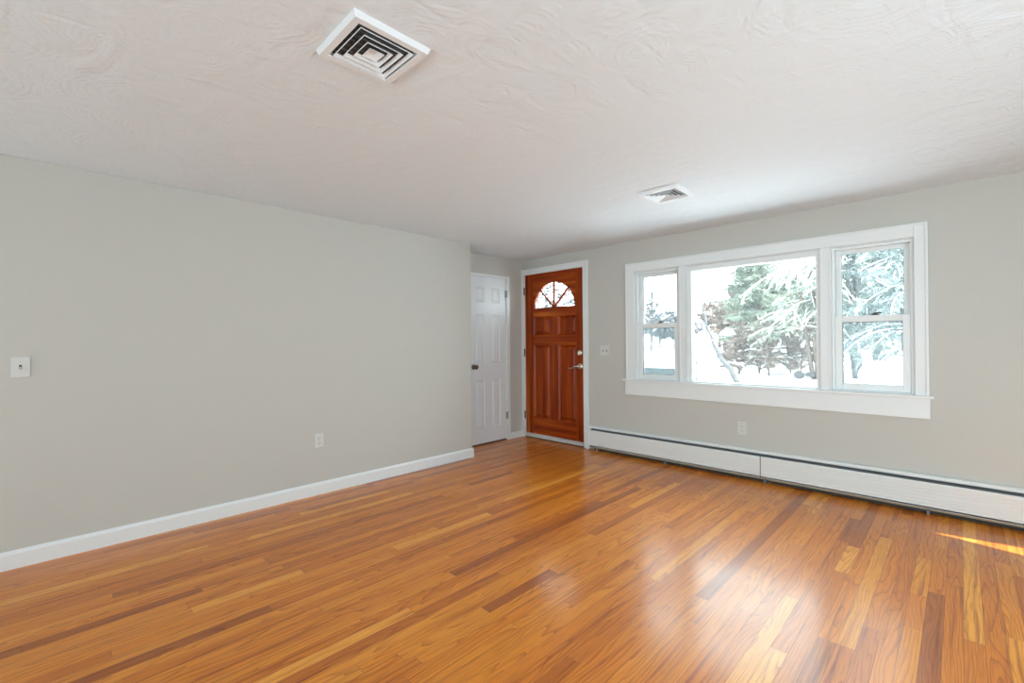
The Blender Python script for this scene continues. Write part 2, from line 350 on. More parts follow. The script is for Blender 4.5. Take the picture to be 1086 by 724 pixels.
# unseen right wall with a slanted opening added to shape the sun streak
wr = MB(lambda u, w, z: (XR + w, u, z))
sy0, sz0, sz1 = -0.781, 0.45, 1.171; sy1 = sy0 + (sz1 - sz0) * (0.14 / 0.267)
for a, b_ in (((YB, 0, -.1), (sy0, .03, H)), ((sy0, 0, -.1), (0, .03, sz0)), ((sy0, 0, sz1), (0, .03, H)), ((sy1, 0, sz0), (0, .03, sz1))): wr.box(a, b_)
wr.prism_w([(sy0, sz1), (sy1, sz0), (sy1, sz1)], 0, .03)
struct(wr.build('wall_right', M['wall']), 'greige wall on the right of the room', 'wall')
struct(MB().box((-.8, YB - .15, -.1), (XR + .1, YB, H)).build('wall_back', M['wall']), 'greige wall behind the viewer', 'wall')
struct(MB().box((-.8, YB - .2, -.25), (XR + .3, 0, -.004)).build('subfloor', M['dark']), 'dark boards under the oak strips', 'floor')
bb = lambda t, h: [(0, 0), (t, 0), (t, h - .018), (t * .45, h - .003), (0.001, h)]
b1 = MB(LEFTW).prism_u(bb(.015, .10), YB, YE - .0)
b1.box((YE, -.10, 0), (YE + .014, .015, .085)); b1.prism_u([(-.1, .085), (.015, .085), (.007, .099), (-.1, .099)], YE, YE + .010)
struct(b1.build('baseboard_left', M['trim']), 'white baseboard along the long left wall', 'baseboard')
struct(MB(ENTRY).prism_u(bb(.012, .076), DY1 + .05, -.001).build('baseboard_entry', M['trim']), 'short white baseboard between the white door and the wooden door', 'baseboard')

# ------------------------------------------------------------ helpers for panelled doors
def raised_panel(T, u0, u1, z0, z1, back, mid, face, name, mat, parent, mw=.018, fw_=.030):
    b = MB(T)
    # sunk moulding then raised field
    r = [(u0, u1, z0, z1, face), (u0 + mw, u1 - mw, z0 + mw, z1 - mw, back), (u0 + mw + .004, u1 - mw - .004, z0 + mw + .004, z1 - mw - .004, back),
         (u0 + mw + fw_, u1 - mw - fw_, z0 + mw + fw_, z1 - mw - fw_, mid)]
    vs = []
    for a, c, d, e, w_ in r: vs += [(a, w_, d), (c, w_, d), (c, w_, e), (a, w_, e)]
    fs = [(4 * i + j, 4 * i + (j + 1) % 4, 4 * i + 4 + (j + 1) % 4, 4 * i + 4 + j) for i in range(3) for j in range(4)] + [(12, 13, 14, 15)]
    vs += [(u0, back - .012, z0), (u1, back - .012, z0), (u1, back - .012, z1), (u0, back - .012, z1)]
    fs += [(0, 1, 17, 16), (1, 2, 18, 17), (2, 3, 19, 18), (3, 0, 16, 19), (16, 17, 18, 19)]
    return b.add(vs, fs).build(name, mat, parent)

# ------------------------------------------------------------ front door
d1 = empty('door_1', (0.16, 0, 0)); struct(d1, 'reddish wooden front door with a fan shaped window', 'door')
FD = -0.006; TH = .045
u0, u1, z0, z1 = -.300, .618, .056, 2.086
fr = MB(FRONT)
PX = [(-.165, .107), (.235, .507)]
PZ = [(.265, 1.182), (1.308, 1.540)]
FC, FZ, FR, FH = .172, 1.650, .325, .312
fr.box((u0, FD - TH, z0), (PX[0][0], FD, z1)); fr.box((PX[1][1], FD - TH, z0), (u1, FD, z1))
fr.build('door_stile', M['dw_v'], d1, bevel=.0015)
ra = MB(FRONT)
for za, zb in ((z0, PZ[0][0]), (PZ[0][1], PZ[1][0]), (PZ[1][1], FZ)): ra.box((PX[0][0], FD - TH, za), (PX[1][1], FD, zb))
# top rail cut round the fan window
xs = [PX[0][0]] + [FC - FR * math.cos(math.pi * i / 40) for i in range(41)] + [PX[1][1]]
def arch(x):
    q = 1 - ((x - FC) / FR) ** 2
    return FZ + FH * math.sqrt(max(0, q))
for a, b_ in zip(xs[:-1], xs[1:]):
    if b_ - a < 1e-6: continue
    ra.add([(a, FD - TH, arch(a)), (b_, FD - TH, arch(b_)), (b_, FD, arch(b_)), (a, FD, arch(a)), (a, FD - TH, z1), (b_, FD - TH, z1), (b_, FD, z1), (a, FD, z1)],
           [(0, 1, 2, 3), (4, 7, 6, 5), (3, 2, 6, 7), (0, 4, 5, 1)])
ra.build('door_rail', M['dw_h'], d1)
for za, zb in PZ: MB(FRONT).box((PX[0][1], FD - TH, za), (PX[1][0], FD, zb)).build('door_mullion', M['dw_v'], d1)
for (a, b_) in PX:
    for (c, d) in PZ: raised_panel(FRONT, a, b_, c, d, FD - .022, FD - .007, FD, 'door_panel', M['dw_p'], d1)
# fan moulding, hub and muntins
fm = MB(FRONT)
pts = [(FC - FR * math.cos(math.pi * i / 40), FZ + FH * math.sin(math.pi * i / 40)) for i in range(41)]
fm.tube([(x, FD, z) for x, z in pts], .007, 6)
fm.build('fan_moulding', M['dw_h'], d1, smooth=True)
for ang in (45, 90, 135):
    a = R(ang); dx, dz = math.cos(a), math.sin(a); nx, nz_ = -dz, dx; hw = .0115
    L1 = .318 if ang != 90 else .308
    p0, p1 = (FC, FZ), (FC + dx * L1, FZ + dz * L1)
    MB(FRONT).prism_w([(p0[0] + nx * hw, p0[1] + nz_ * hw), (p1[0] + nx * hw, p1[1] + nz_ * hw), (p1[0] - nx * hw, p1[1] - nz_ * hw), (p0[0] - nx * hw, p0[1] - nz_ * hw)], FD - .020, FD - .003).build('muntin', M['dw_v'], d1)
hub = [(FC + .036 * math.cos(math.pi * i / 12), FZ - .001 + .030 * math.sin(math.pi * i / 12)) for i in range(13)]
MB(FRONT).prism_w(hub, FD - .020, FD - .001).build('fan_hub', M['dw_h'], d1)
MB(FRONT).prism_w([(x, z) for x, z in pts], FD - .026, FD - .021).build('glass_pane', M['glass'], d1)
# casing
cs = MB(FRONT)
for q0, q1 in (((-.350, 0, 0), (-.305, .018, 2.155)), ((.622, 0, 0), (.690, .018, 2.155)), ((-.305, 0, 2.092), (.622, .018, 2.155))): cs.box(q0, q1)
cs.box((.677, .0005, .28), (.692, .022, 2.1575)); cs.box((-.349, .0005, 2.144), (.677, .022, 2.1575))
cs.build('door_casing', M['trim'], d1, bevel=.002)
jb = MB(FRONT); jb.box((DX0, -WT, .0), (u0 - .001, -.002, DZ1)); jb.box((u1 + .001, -WT, 0), (DX1, -.002, DZ1)); jb.box((DX0, -WT, z1 + .001), (DX1, -.002, DZ1))
jb.build('door_jamb', M['trim'], d1)
MB(FRONT).prism_u([(-.14, .012), (.020, .012), (.026, .026), (.018, .046), (-.14, .052)], DX0 + .001, DX1 - .001).build('threshold', M['sill'], d1)
MB(FRONT).box((DX0, -.14, 0), (DX1, .004, .012)).build('gap_shade_strip', M['dark'], d1)  # painted shade: dark strip filling the gap under the threshold
for z in (1.88, 1.084, .286):
    h = MB(FRONT).tube([(-.306, .011, z - .048), (-.306, .011, z + .048)], .0075, 10); h.box((-.317, .0, z - .045), (-.300, .009, z + .045))
    h.tube([(-.306, .011, z - .054), (-.306, .011, z + .054)], .005, 8)
    h.build('hinge', M['hinge'], d1)
db = MB(FRONT).lathe((.560, FD, 1.092), (0, 1, 0), [(0, .033), (.008, .033), (.013, .028), (.015, .012), (.022, .011), (.022, 0)], 28)
dob = db.build('deadbolt', M['nickel'], d1, smooth=False)
MB(FRONT).box((.554, FD + .018, 1.068), (.566, FD + .036, 1.116)).build('thumb_turn', M['nickel'], dob, bevel=.003)
lv = MB(FRONT).lathe((.562, FD, .933), (0, 1, 0), [(0, .035), (.006, .035), (.013, .028), (.016, .013), (.040, .012), (.048, .014), (.050, 0)], 28)
lvo = lv.build('handle_rose', M['nickel'], d1)
MB(FRONT).tube([(.568, FD + .045, .934), (.540, FD + .048, .934), (.510, FD + .049, .926), (.480, FD + .049, .911), (.455, FD + .048, .904), (.435, FD + .046, .908), (.424, FD + .042, .903)],
               [.011, .011, .009, .008, .008, .009, .007], 10).build('lever', M['nickel'], lvo, smooth=True)
MB(FRONT).lathe((.172, FD, 1.412), (0, 1, 0), [(0, .006), (.003, .006), (.003, 0)], 12).build('peephole', M['bronze'], d1)

# ------------------------------------------------------------ white six panel door
d2 = empty('door_2', (XA, -.6, 0)); struct(d2, 'narrow white six panel door with a dark round knob', 'door')
a0, a1, e0, e1 = DY0 + .002, DY1 - .006, .016, 2.012
QY = [(-.805, -.662), (-.548, -.405)]; QZ = [(.195, .772), (.980, 1.562), (1.700, 1.885)]
wd = -.004
b = MB(ENTRY); b.box((a0, wd - .035, e0), (QY[0][0], wd, e1)); b.box((QY[1][1], wd - .035, e0), (a1, wd, e1)); b.box((QY[0][1], wd - .035, e0), (QY[1][0], wd, e1))
for za, zb in ((e0, QZ[0][0]), (QZ[0][1], QZ[1][0]), (QZ[1][1], QZ[2][0]), (QZ[2][1], e1)):
    for qa, qb in QY: b.box((qa, wd - .035, za), (qb, wd, zb))
b.build('door_frame', M['wdoor'], d2)
for qa, qb in QY:
    for za, zb in QZ: raised_panel(ENTRY, qa, qb, za, zb, wd - .010, wd - .002, wd, 'door_panel', M['wdoor'], d2, .012, .022)
cs = MB(ENTRY)
cs.box((DY1 - .002, 0, 0), (DY1 + .050, .014, DH + .026)); cs.box((YE + .001, 0, 0), (DY0 + .004, .014, DH + .026)); cs.box((DY0, 0, DH - .003), (DY1, .014, DH + .026))
cs.build('door_casing', M['trim'], d2, bevel=.002)
jb = MB(ENTRY); jb.box((DY0, -.115, 0), (DY0 + .0015, -.001, DH)); jb.box((DY1 - .005, -.115, 0), (DY1, -.001, DH)); jb.box((DY0, -.115, DH - .006), (DY1, -.001, DH))
jb.build('door_jamb', M['trim'], d2)
MB(ENTRY).box((DY0, -.12, .0), (DY1, -.012, .0155)).build('gap_shade_strip', M['dark'], d2)  # dark strip under the door, the gap's shade put into its colour
for z in (1.828, .306):
    h = MB(ENTRY).tube([(DY1 - .002, .017, z - .045), (DY1 - .002, .017, z + .045)], .007, 10); h.box((DY1 - .016, wd, z - .044), (DY1 - .002, .013, z + .044))
    h.build('hinge', M['hingeg'], d2)
kn = MB(ENTRY).lathe((-.842, wd, .935), (0, 1, 0), [(0, .031), (.006, .031), (.010, .024), (.012, .012), (.030, .011), (.036, .018), (.044, .026), (.054, .029), (.063, .027), (.069, .018), (.071, 0)], 28)
kn.build('door_knob', M['bronze'], d2, smooth=True)

# ------------------------------------------------------------ triple window
w1 = empty('window_1', (2.39, 0, .82)); struct(w1, 'triple window with a wide middle pane between two sash windows', 'window')
cs = MB(FRONT)
cs.box((1.187, 0, .82), (1.281, .018, 2.037)); cs.box((3.495, 0, .82), (3.568, .018, 2.037)); cs.box((1.281, 0, 1.950), (3.495, .018, 2.037))
cs.build('window_casing', M['trim'], w1, bevel=.003)
bd = MB(FRONT); bd.box((1.182, 0, .82), (1.194, .026, 2.044)); bd.box((3.553, 0, .82), (3.570, .026, 2.044)); bd.box((1.194, 0, 2.030), (3.553, .026, 2.044))
bd.build('back_band', M['trim'], w1, bevel=.004)
st = MB(FRONT); st.box((1.145, -.030, .800), (3.595, .038, .820)); st.box((OX0 + .001, -.12, .800), (OX1 - .001, -.030, .818))
st.build('window_stool', M['trim'], w1, bevel=.004)
MB(FRONT).box((1.168, 0, .657), (3.574, .018, .7995)).build('window_apron', M['trim'], w1, bevel=.002)
# mullions
mu = MB(FRONT)
for a, b_ in ((1.764, 1.832), (2.928, 3.001)):
    mu.box((a, -.13, .82), (b_, .010, 1.9505))
mu.box((1.764, .010, .82), (1.778, .014, 1.9505)); mu.box((1.820, .010, .82), (1.832, .016, 1.9505)); mu.box((2.990, .010, .82), (3.001, .014, 1.9505))
mu.build('mullion', M['trim'], w1, bevel=.0025)
# jamb liners
jl = MB(FRONT)
jl.box((OX0, -.14, .82), (OX0 + .006, -.001, 1.950)); jl.box((OX1 - .006, -.14, .82), (OX1, -.001, 1.950)); jl.box((OX0, -.14, 1.944), (OX1, -.001, 1.9515))
jl.build('jamb_liner', M['trim'], w1)
# picture pane frame
def rect_frame(T, u0, u1, z0, z1, wl, wr_, wb, wt, w0, w1_, name, mat, parent, bevel=.002):
    b = MB(T); b.box((u0, w0, z0), (u0 + wl, w1_, z1)); b.box((u1 - wr_, w0, z0), (u1, w1_, z1)); b.box((u0 + wl, w0, z0), (u1 - wr_, w1_, z0 + wb)); b.box((u0 + wl, w0, z1 - wt), (u1 - wr_, w1_, z1))
    return b.build(name, mat, parent, bevel=bevel)
pf = rect_frame(FRONT, 1.833, 2.927, .820, 1.943, .046, .030, .012, .050, -.085, -.012, 'picture_frame', M['trim'], w1)
MB(FRONT).box((1.875, -.058, .828), (2.900, -.052, 1.898)).build('glass_pane', M['glass'], pf)
# double hung units
def double_hung(x0, x1):
    rect_frame(FRONT, x0, x1, .820, 1.943, .020, .020, .010, .020, -.130, -.014, 'sash_frame', M['vinyl'], w1)
    gp = MB(FRONT)
    # upper sash sits further out
    us = rect_frame(FRONT, x0 + .021, x1 - .021, 1.362, 1.922, .036, .036, .040, .030, -.095, -.062, 'upper_sash', M['vinyl'], w1)
    rect_frame(FRONT, x0 + .056, x1 - .056, 1.401, 1.893, .004, .004, .004, .004, -.080, -.072, 'glazing_bead', M['gasket'], us, 0)
    MB(FRONT).box((x0 + .052, -.078, 1.396), (x1 - .052, -.074, 1.897)).build('glass_pane', M['glass'], us)
    ls = rect_frame(FRONT, x0 + .021, x1 - .021, .831, 1.402, .044, .044, .046, .046, -.056, -.022, 'lower_sash', M['vinyl'], w1)
    rect_frame(FRONT, x0 + .064, x1 - .064, .876, 1.357, .006, .004, .004, .006, -.046, -.036, 'glazing_bead', M['gasket'], ls, 0)
    MB(FRONT).box((x0 + .060, -.042, .872), (x1 - .060, -.038, 1.362)).build('glass_pane', M['glass'], ls)
    xm = (x0 + x1) / 2 + .02
    lk = MB(FRONT); lk.box((xm - .030, -.052, 1.4022), (xm + .030, -.026, 1.408)); lk.lathe((xm, -.040, 1.404), (0, 0, 1), [(0, .018), (.016, .016), (.018, 0)], 16); lk.box((xm - .004, -.046, 1.414), (xm + .040, -.034, 1.424))
    lk.build('sash_lock', M['slot'], ls)
    MB(FRONT).box((x0 + .022, -.112, .832), (x1 - .022, -.111, 1.380)).build('insect_screen', M['screen'], w1)
double_hung(1.288, 1.7635); double_hung(3.0015, 3.493)

# ------------------------------------------------------------ hydronic baseboard heater
bh = empty('baseboard_heater', (.67, 0, 0)); tag(bh, 'long white baseboard heater under the triple window', 'heater')
HX0, HX1 = .700, 5.30
MB(FRONT).box((HX0, .0, .030), (HX1, .006, .262)).build('back_panel', M['heater'], bh)
MB(FRONT).prism_u([(.006, .268), (.030, .266), (.036, .258), (.037, .244), (.033, .244), (.030, .258), (.006, .260)], HX0 + .03, HX1).build('hood', M['heater'], bh)
MB(FRONT).prism_u([(.020, .236), (.060, .222), (.060, .219), (.020, .232)], HX0 + .04, HX1 - .01).build('damper', M['damper'], bh)
MB(FRONT).box((HX0 + .02, .008, .075), (HX1 - .01, .058, .205)).build('heating_element', M['dark'], bh)
def fpanel(x0, x1):
    prof = [(.062, .216), (.060, .223), (.066, .225), (.071, .221)]
    z = .214
    while z > .062:
        prof += [(.0715, z), (.0715, z - .018), (.0700, z - .020), (.0700, z - .0225)]
        z -= .0245
    prof += [(.0715, .058), (.0715, .048), (.066, .044), (.056, .044), (.056, .047), (.064, .049), (.067, .060), (.067, .210)]
    return MB(FRONT).prism_u(prof, x0, x1).build('front_panel', M['heater'], bh)
fpanel(.735, 2.493); fpanel(2.501, 3.1 + 1.4); fpanel(4.508, HX1)
MB(FRONT).box((2.4915, .058, .046), (2.5025, .0695, .222)).build('joint_strip', M['damper'], bh)
MB(FRONT).prism_u([(.0, .268), (.030, .266), (.074, .226), (.074, .020), (.0, .020)], .672, .736).build('end_cap', M['heater'], bh, bevel=.003)
MB(FRONT).box((.676, .0, .0), (.706, .050, .0205)).build('end_foot', M['heater'], bh)
MB(FRONT).prism_u([(.0, .028), (.052, .028), (.054, .038), (.050, .041), (.0, .036)], .78, HX1).build('bottom_rail', M['tan'], bh)
MB(FRONT).prism_u([(.0, .010), (.044, .010), (.046, .024), (.0, .026)], .78, HX1).build('under_shade_strip', M['dark'], bh)  # dark strip painted for the shadow beneath the heater
for x in (1.62, 2.52, 3.55, 4.5):
    MB(FRONT).box((x, .0, .0), (x + .018, .060, .043)).build('support_bracket', M['damper'], bh)
pp = MB(FRONT).tube([(.790, .035, .0), (.790, .035, .085)], .011, 10); pp.tube([(.752, .040, .040), (.830, .040, .040)], .009, 8); pp.lathe((.815, .04, .0), (0, 0, 1), [(0, .016), (.008, .014), (.010, .010), (.05, .010)], 12)
pp.build('supply_pipe', M['bronze'], bh)

# ------------------------------------------------------------ outlets and switches
def plate(T, u, z, wid, hgt, name, label, cat, group=None):
    loc = T(u, 0, z); e = empty(name, loc); tag(e, label, cat, group)
    MB(T).prism_u([(0, z - hgt / 2), (.003, z - hgt / 2), (.0065, z - hgt / 2 + .004), (.0065, z + hgt / 2 - .004), (.003, z + hgt / 2), (0, z + hgt / 2)], u - wid / 2, u + wid / 2).build('cover_plate', M['plate'], e, bevel=.001)
    return e
def screw(T, u, z, e): MB(T).lathe((u, .006, z), (0, 1, 0), [(0, .0035), (.0015, .003), (.0015, 0)], 10).build('screw', M['ivory'], e)
def outlet(T, u, z, label):
    e = plate(T, u, z, .074, .118, 'electrical_outlet', label, 'outlet')
    for dz in (.0195, -.0195):
        prof = []
        for i in range(24):
            a = 2 * math.pi * i / 24; prof.append((u + max(-.0165, min(.0165, .0175 * math.cos(a))), z + dz + max(-.0135, min(.0135, .0175 * math.sin(a)))))
        r = MB(T).prism_w(prof, .006, .0085).build('receptacle', M['plate'], e)
        sl_ = MB(T)
        sl_.box((u - .0085, .008, z + dz - .001), (u - .0055, .0089, z + dz + .008)); sl_.box((u + .0055, .008, z + dz - .001), (u + .0085, .0089, z + dz + .007))
        sl_.lathe((u, .008, z + dz - .0075), (0, 1, 0), [(0, .0028), (.0009, .0028)], 10)
        sl_.build('slots', M['slot'], r)
    screw(T, u, z, e); return e
outlet(LEFTW, -2.803, .435, 'white duplex outlet low on the long left wall')
outlet(FRONT, 2.333, .435, 'white duplex outlet on the wall between the triple window and the baseboard heater')
def toggle(T, u, z, e, updir):
    MB(T).box((u - .0055, .0062, z - .0125), (u + .0055, .0075, z + .0125)).build('toggle_slot', M['slot'], e)
    MB(T).prism_u([(.005, z - .005), (.005, z + .005), (.019, z + updir * .012 + .003), (.019, z + updir * .012 - .003)], u - .004, u + .004).build('toggle', M['ivory'], e)
e = plate(LEFTW, -4.452, 1.107, .074, .118, 'light_switch', 'white single toggle light switch on the long left wall', 'switch')
toggle(LEFTW, -4.452, 1.107, e, -1); screw(LEFTW, -4.452, 1.138, e); screw(LEFTW, -4.452, 1.076, e)
e = plate(FRONT, .910, 1.119, .120, .120, 'light_switch', 'white double toggle light switch between the wooden front door and the window', 'switch')
for du in (-.023, .023):
    toggle(FRONT, .910 + du, 1.119, e, 1); screw(FRONT, .910 + du, 1.150, e); screw(FRONT, .910 + du, 1.088, e)

# ------------------------------------------------------------ ceiling diffusers
def ceiling_vent(cx, cy, sx, sy, label):
    e = empty('ceiling_vent', (cx, cy, H)); tag(e, label, 'vent', 'square ceiling vents')
    def ring(b, r0, r1):      # r = (half x, half y, z)
        vs = []
        for hx, hy, z in (r0, r1): vs += [(cx - hx, cy - hy, z), (cx + hx, cy - hy, z), (cx + hx, cy + hy, z), (cx - hx, cy + hy, z)]
        b.add(vs, [(j, (j + 1) % 4, 4 + (j + 1) % 4, 4 + j) for j in range(4)])
    hx, hy = sx / 2, sy / 2
    f = MB(); z = H - .020
    rs = [(hx, hy, H), (hx, hy, H - .003), (hx - .007, hy - .007, z), (hx - .030, hy - .030, z), (hx - .033, hy - .033, z + .004), (hx - .033, hy - .033, H - .001)]
    for a, b_ in zip(rs[:-1], rs[1:]): ring(f, a, b_)
    f.build('frame', M['vent'], e, merge=True)
    # flat dark plate painted as the duct's shade behind the louvers, plus damper blades
    d = MB(); i = hx - .034; j = hy - .034
    d.box((cx - i, cy - j, H - .0035), (cx + i, cy + j, H - .0015)); d.build('duct_shade', M['slot'], e)
    dm = MB()
    for k in range(7):
        x = cx - i + (k + .6) * 2 * i / 7; dm.box((x, cy - j + .004, H - .0075), (x + .006, cy + j - .004, H - .0035))
    dm.build('damper_blade', M['duct'], e)
    for k, fr_ in enumerate((.94, .70, .46)):
        ox, oy = (hx - .036) * fr_, (hy - .036) * fr_
        bl = MB()
        zs = [(ox, oy, z - .001), (ox, oy, z + .0005), (ox - .0090, oy - .0090, H - .0105), (ox - .0100, oy - .0100, H - .0108), (ox - .001, oy - .001, z - .002), (ox, oy, z - .001)]
        for a, b_ in zip(zs[:-1], zs[1:]): ring(bl, a, b_)
        bl.build('louver', M['vent'], e, merge=True)
    c = MB(); ox, oy = (hx - .036) * .20, (hy - .036) * .20
    zs = [(ox + .006, oy + .006, z - .001), (ox + .006, oy + .006, z + .001), (ox - .012, oy - .012, H - .010)]
    for a, b_ in zip(zs[:-1], zs[1:]): ring(c, a, b_)
    c.add([(cx - ox + .012, cy - oy + .012, H - .010), (cx + ox - .012, cy - oy + .012, H - .010), (cx + ox - .012, cy + oy - .012, H - .010), (cx - ox + .012, cy + oy - .012, H - .010)], [(0, 1, 2, 3)])
    c.build('centre_cone', M['vent'], e, merge=True)
    lt = MB().box((cx - hx + .026, cy + .01, z - .004), (cx - hx + .036, cy + .024, z + .001)); lt.build('damper_tab', M['vent'], e)
    return e
ceiling_vent(2.236, -3.518, .292, .288, 'white square ceiling vent nearest the viewer, upper left')
ceiling_vent(2.240, -1.246, .286, .288, 'white square ceiling vent farther back, in front of the window')

# ------------------------------------------------------------ outdoors
def gz(x, y):
    y_ = min(max(y, 0), 24)
    return -.50 + .045 * y_ + .05 * math.sin(x * .9 + 1) * math.sin(y * .5) + .02 * math.sin(x * 2.3 + y * 1.7)
def ground():
    b = MB(); nx, ny = 90, 70; vs = []; fs = []
    for j in range(ny + 1):
        for i in range(nx + 1):
            x = -45 + 75 * i / nx; y = .16 + 60 * (j / ny) ** 1.5; vs.append((x, y, gz(x, y)))
    for j in range(ny):
        for i in range(nx): a = j * (nx + 1) + i; fs.append((a, a + 1, a + nx + 2, a + nx + 1))
    b.add(vs, fs); o = b.build('ground', M['snow'], smooth=True, recalc=False); tag(o, 'snow covered front yard outside the window', 'ground', kind='structure')
ground()

def grow(rnd, p, d, ln, seg, droop, wob):
    path = [Vector(p)]; d = Vector(d).normalized()
    for i in range(seg):
        d = (d + Vector((rnd.uniform(-wob, wob), rnd.uniform(-wob, wob), rnd.uniform(-wob, wob) - droop / seg))).normalized()
        path.append(path[-1] + d * ln / seg)
    return path
def taper(r0, r1, n): return [r0 + (r1 - r0) * i / (n - 1) for i in range(n)]

def tree(name, label, cat, trunks, seed, nb, zr, bl, elev, droop, nsub, mats, snow=.5, needles=0, azr=(0, 360), br=.02, group=None, sr=1.0, nlen=.14):
    """trunks: list of (path, r0, r1); branches leave the first trunks between heights zr"""
    rnd = random.Random(seed); x, y = trunks[0][0][0][0], trunks[0][0][0][1]
    e = empty(name, (x, y, trunks[0][0][0][2])); tag(e, label, cat, group)
    tm, bm_, sm, nd = MB(), MB(), MB(), MB()
    for path, r0, r1 in trunks:
        q = []
        P = [Vector(p) for p in path]
        for a, b in zip(P[:-1], P[1:]):
            for k in range(3): q.append(a.lerp(b, k / 3))
        q.append(P[-1]); q = [v + Vector((rnd.uniform(-.3, .3), rnd.uniform(-.3, .3), 0)) * r0 for v in q]; q[0] = P[0]
        tm.tube([tuple(v) for v in q], taper(r0, r1, len(q)), 8)
    def snowy(path, r):
        if rnd.random() < snow:
            k = r * sr + .003
            sm.tube([tuple(v + Vector((0, 0, r + k * .45))) for v in path], [k * .8] + [k * rnd.uniform(.8, 1.5) for _ in path[2:]] + [k * .5], 5)
    def needle_row(path, n):
        for _ in range(n):
            i = rnd.randrange(len(path) - 1); a = path[i].lerp(path[i + 1], rnd.random())
            d = Vector((rnd.uniform(-1, 1), rnd.uniform(-1, 1), rnd.uniform(-.9, .35))).normalized() * nlen * rnd.uniform(.6, 1.2)
            s = d.cross(Vector((rnd.uniform(-1, 1), rnd.uniform(-1, 1), 1))).normalized() * nlen * .11
            nd.add([tuple(a - s), tuple(a + s), tuple(a + d)], [(0, 1, 2)])
    for i in range(nb):
        path, r0, r1 = trunks[i % len(trunks)]
        z = rnd.uniform(*zr); P = [Vector(p) for p in path]
        c = P[-1]
        for a, b in zip(P[:-1], P[1:]):
            if a.z <= z <= b.z: c = a.lerp(b, (z - a.z) / max(1e-6, b.z - a.z))
        az = R(rnd.uniform(*azr)); el = R(elev + rnd.uniform(-14, 14)); t = (z - zr[0]) / max(.01, zr[1] - zr[0])
        ln = bl * rnd.uniform(.65, 1.15) * (1 - .55 * t)
        d = Vector((math.cos(az) * math.cos(el), math.sin(az) * math.cos(el), math.sin(el)))
        bp_ = grow(rnd, c, d, ln, 7, droop, .13); r = br * rnd.uniform(.7, 1.2) * (1 - .3 * t)
        bm_.tube([tuple(v) for v in bp_], taper(r, r * .25, len(bp_)), 5); snowy(bp_, r * .9)
        if needles: needle_row(bp_, needles)
        for k in range(nsub):
            j = rnd.randrange(1, 7); a = bp_[j]; dd = (bp_[min(j + 1, 7)] - bp_[j - 1]).normalized()
            sd_ = dd.cross(Vector((0, 0, 1))).normalized() * rnd.choice((-1, 1))
            sdir = dd * .8 + sd_ * rnd.uniform(.4, 1.0) + Vector((0, 0, rnd.uniform(-.35, .35)))
            sp = grow(rnd, a, sdir, ln * rnd.uniform(.22, .45), 5, droop * .8, .16); r2 = r * .42
            bm_.tube([tuple(v) for v in sp], taper(r2, r2 * .4, len(sp)), 4, False); snowy(sp, r2)
            if needles: needle_row(sp, needles)
    tm.build('trunk', mats[0], e, smooth=True)
    if bm_.f: bm_.build('branches', mats[1], e, recalc=False, smooth=True)
    if sm.f: tag(sm.build('snow', M['snow'], e, recalc=False, smooth=True), kind='stuff')
    if nd.f: tag(nd.build('needles', mats[2], e, recalc=False), kind='stuff')
    return e

def base(x, y): return (x, y, gz(x, y) - .05)
def trk(x, y, h, lean=(0, 0)):
    b = base(x, y); return [b, (x + lean[0] * .45, y + lean[1] * .45, b[2] + h * .5), (x + lean[0], y + lean[1], b[2] + h)]
#OUTDOOR
BR = (M['bark'], M['twigg'], M['needleb'])
GR = (M['barkred'], M['twig'], M['needle'])
SP = 'snowy trees of the front yard'
FN = (M['bark'], M['rock'], M['bark'])
# near tree whose long snow laden branches arch across the upper part of the middle pane
tree('snowy_tree', 'snow laden tree arching over the upper right of the middle pane', 'tree',
     [(trk(1.86, 7.0, 4.6, (.1, .1)), .10, .05)], 5, 24, (2.3, 4.0), 2.4, 12, 1.0, 11, GR, .9, 7, (95, 265), .010, SP, .45, .10)
tree('pine_tree', 'twin trunk pine behind the right end of the middle pane', 'tree',
     [(trk(.66, 12.0, 4.6, (-.25, 0)), .085, .05), (trk(.52, 12.0, 4.4, (-.55, .1)), .075, .04)], 8, 44, (1.35, 4.5), 1.9, 8, .7, 9, GR, .45, 26, (0, 360), .022, SP, .55, .16)
tree('pine_tree', 'twin trunk pine seen at the left of the right sash window', 'tree',
     [(trk(1.52, 12.5, 4.9, (-.42, 0)), .10, .06), (trk(1.60, 12.5, 4.7, (-.18, .2)), .075, .04)], 9, 40, (2.3, 4.6), 1.7, 4, .7, 9, BR, .5, 24, (0, 360), .022, SP, .6, .16)
tree('pine_tree', 'thick straight pine in the middle of the right sash window', 'tree',
     [(trk(1.80, 15, 6.2, (-.1, 0)), .19, .10)], 10, 70, (1.35, 5.8), 2.1, -4, .6, 9, BR, .4, 30, (0, 360), .026, SP, .7, .18)
tree('pine_tree', 'snowy pine at the right edge of the right sash window', 'tree',
     [(trk(2.78, 11, 4.6, (-.12, 0)), .11, .06)], 12, 52, (1.1, 4.4), 1.7, 2, .8, 9, BR, .5, 24, (0, 360), .022, SP, .6, .16)
tree('pine_tree', 'soft green pine deep in the yard behind the middle pane', 'tree',
     [(trk(-2.6, 18, 5.2), .12, .05)], 13, 80, (1.5, 5.3), 1.9, 10, .3, 8, GR, .12, 46, (0, 360), .02, SP, .8, .26)
tree('pine_tree', 'wide pine closing the view behind the brown thicket', 'tree',
     [(trk(-.9, 23, 7.6), .16, .07)], 14, 90, (1.6, 7.4), 3.0, 6, .4, 8, GR, .15, 40, (0, 360), .02, SP, .8, .28)
tree('pine_tree', 'tall blue green pine behind the right sash window', 'tree',
     [(trk(1.6, 28, 9.4), .18, .07)], 15, 100, (1.4, 9.0), 3.4, 4, .5, 8, BR, .3, 36, (0, 360), .02, SP, .8, .28)
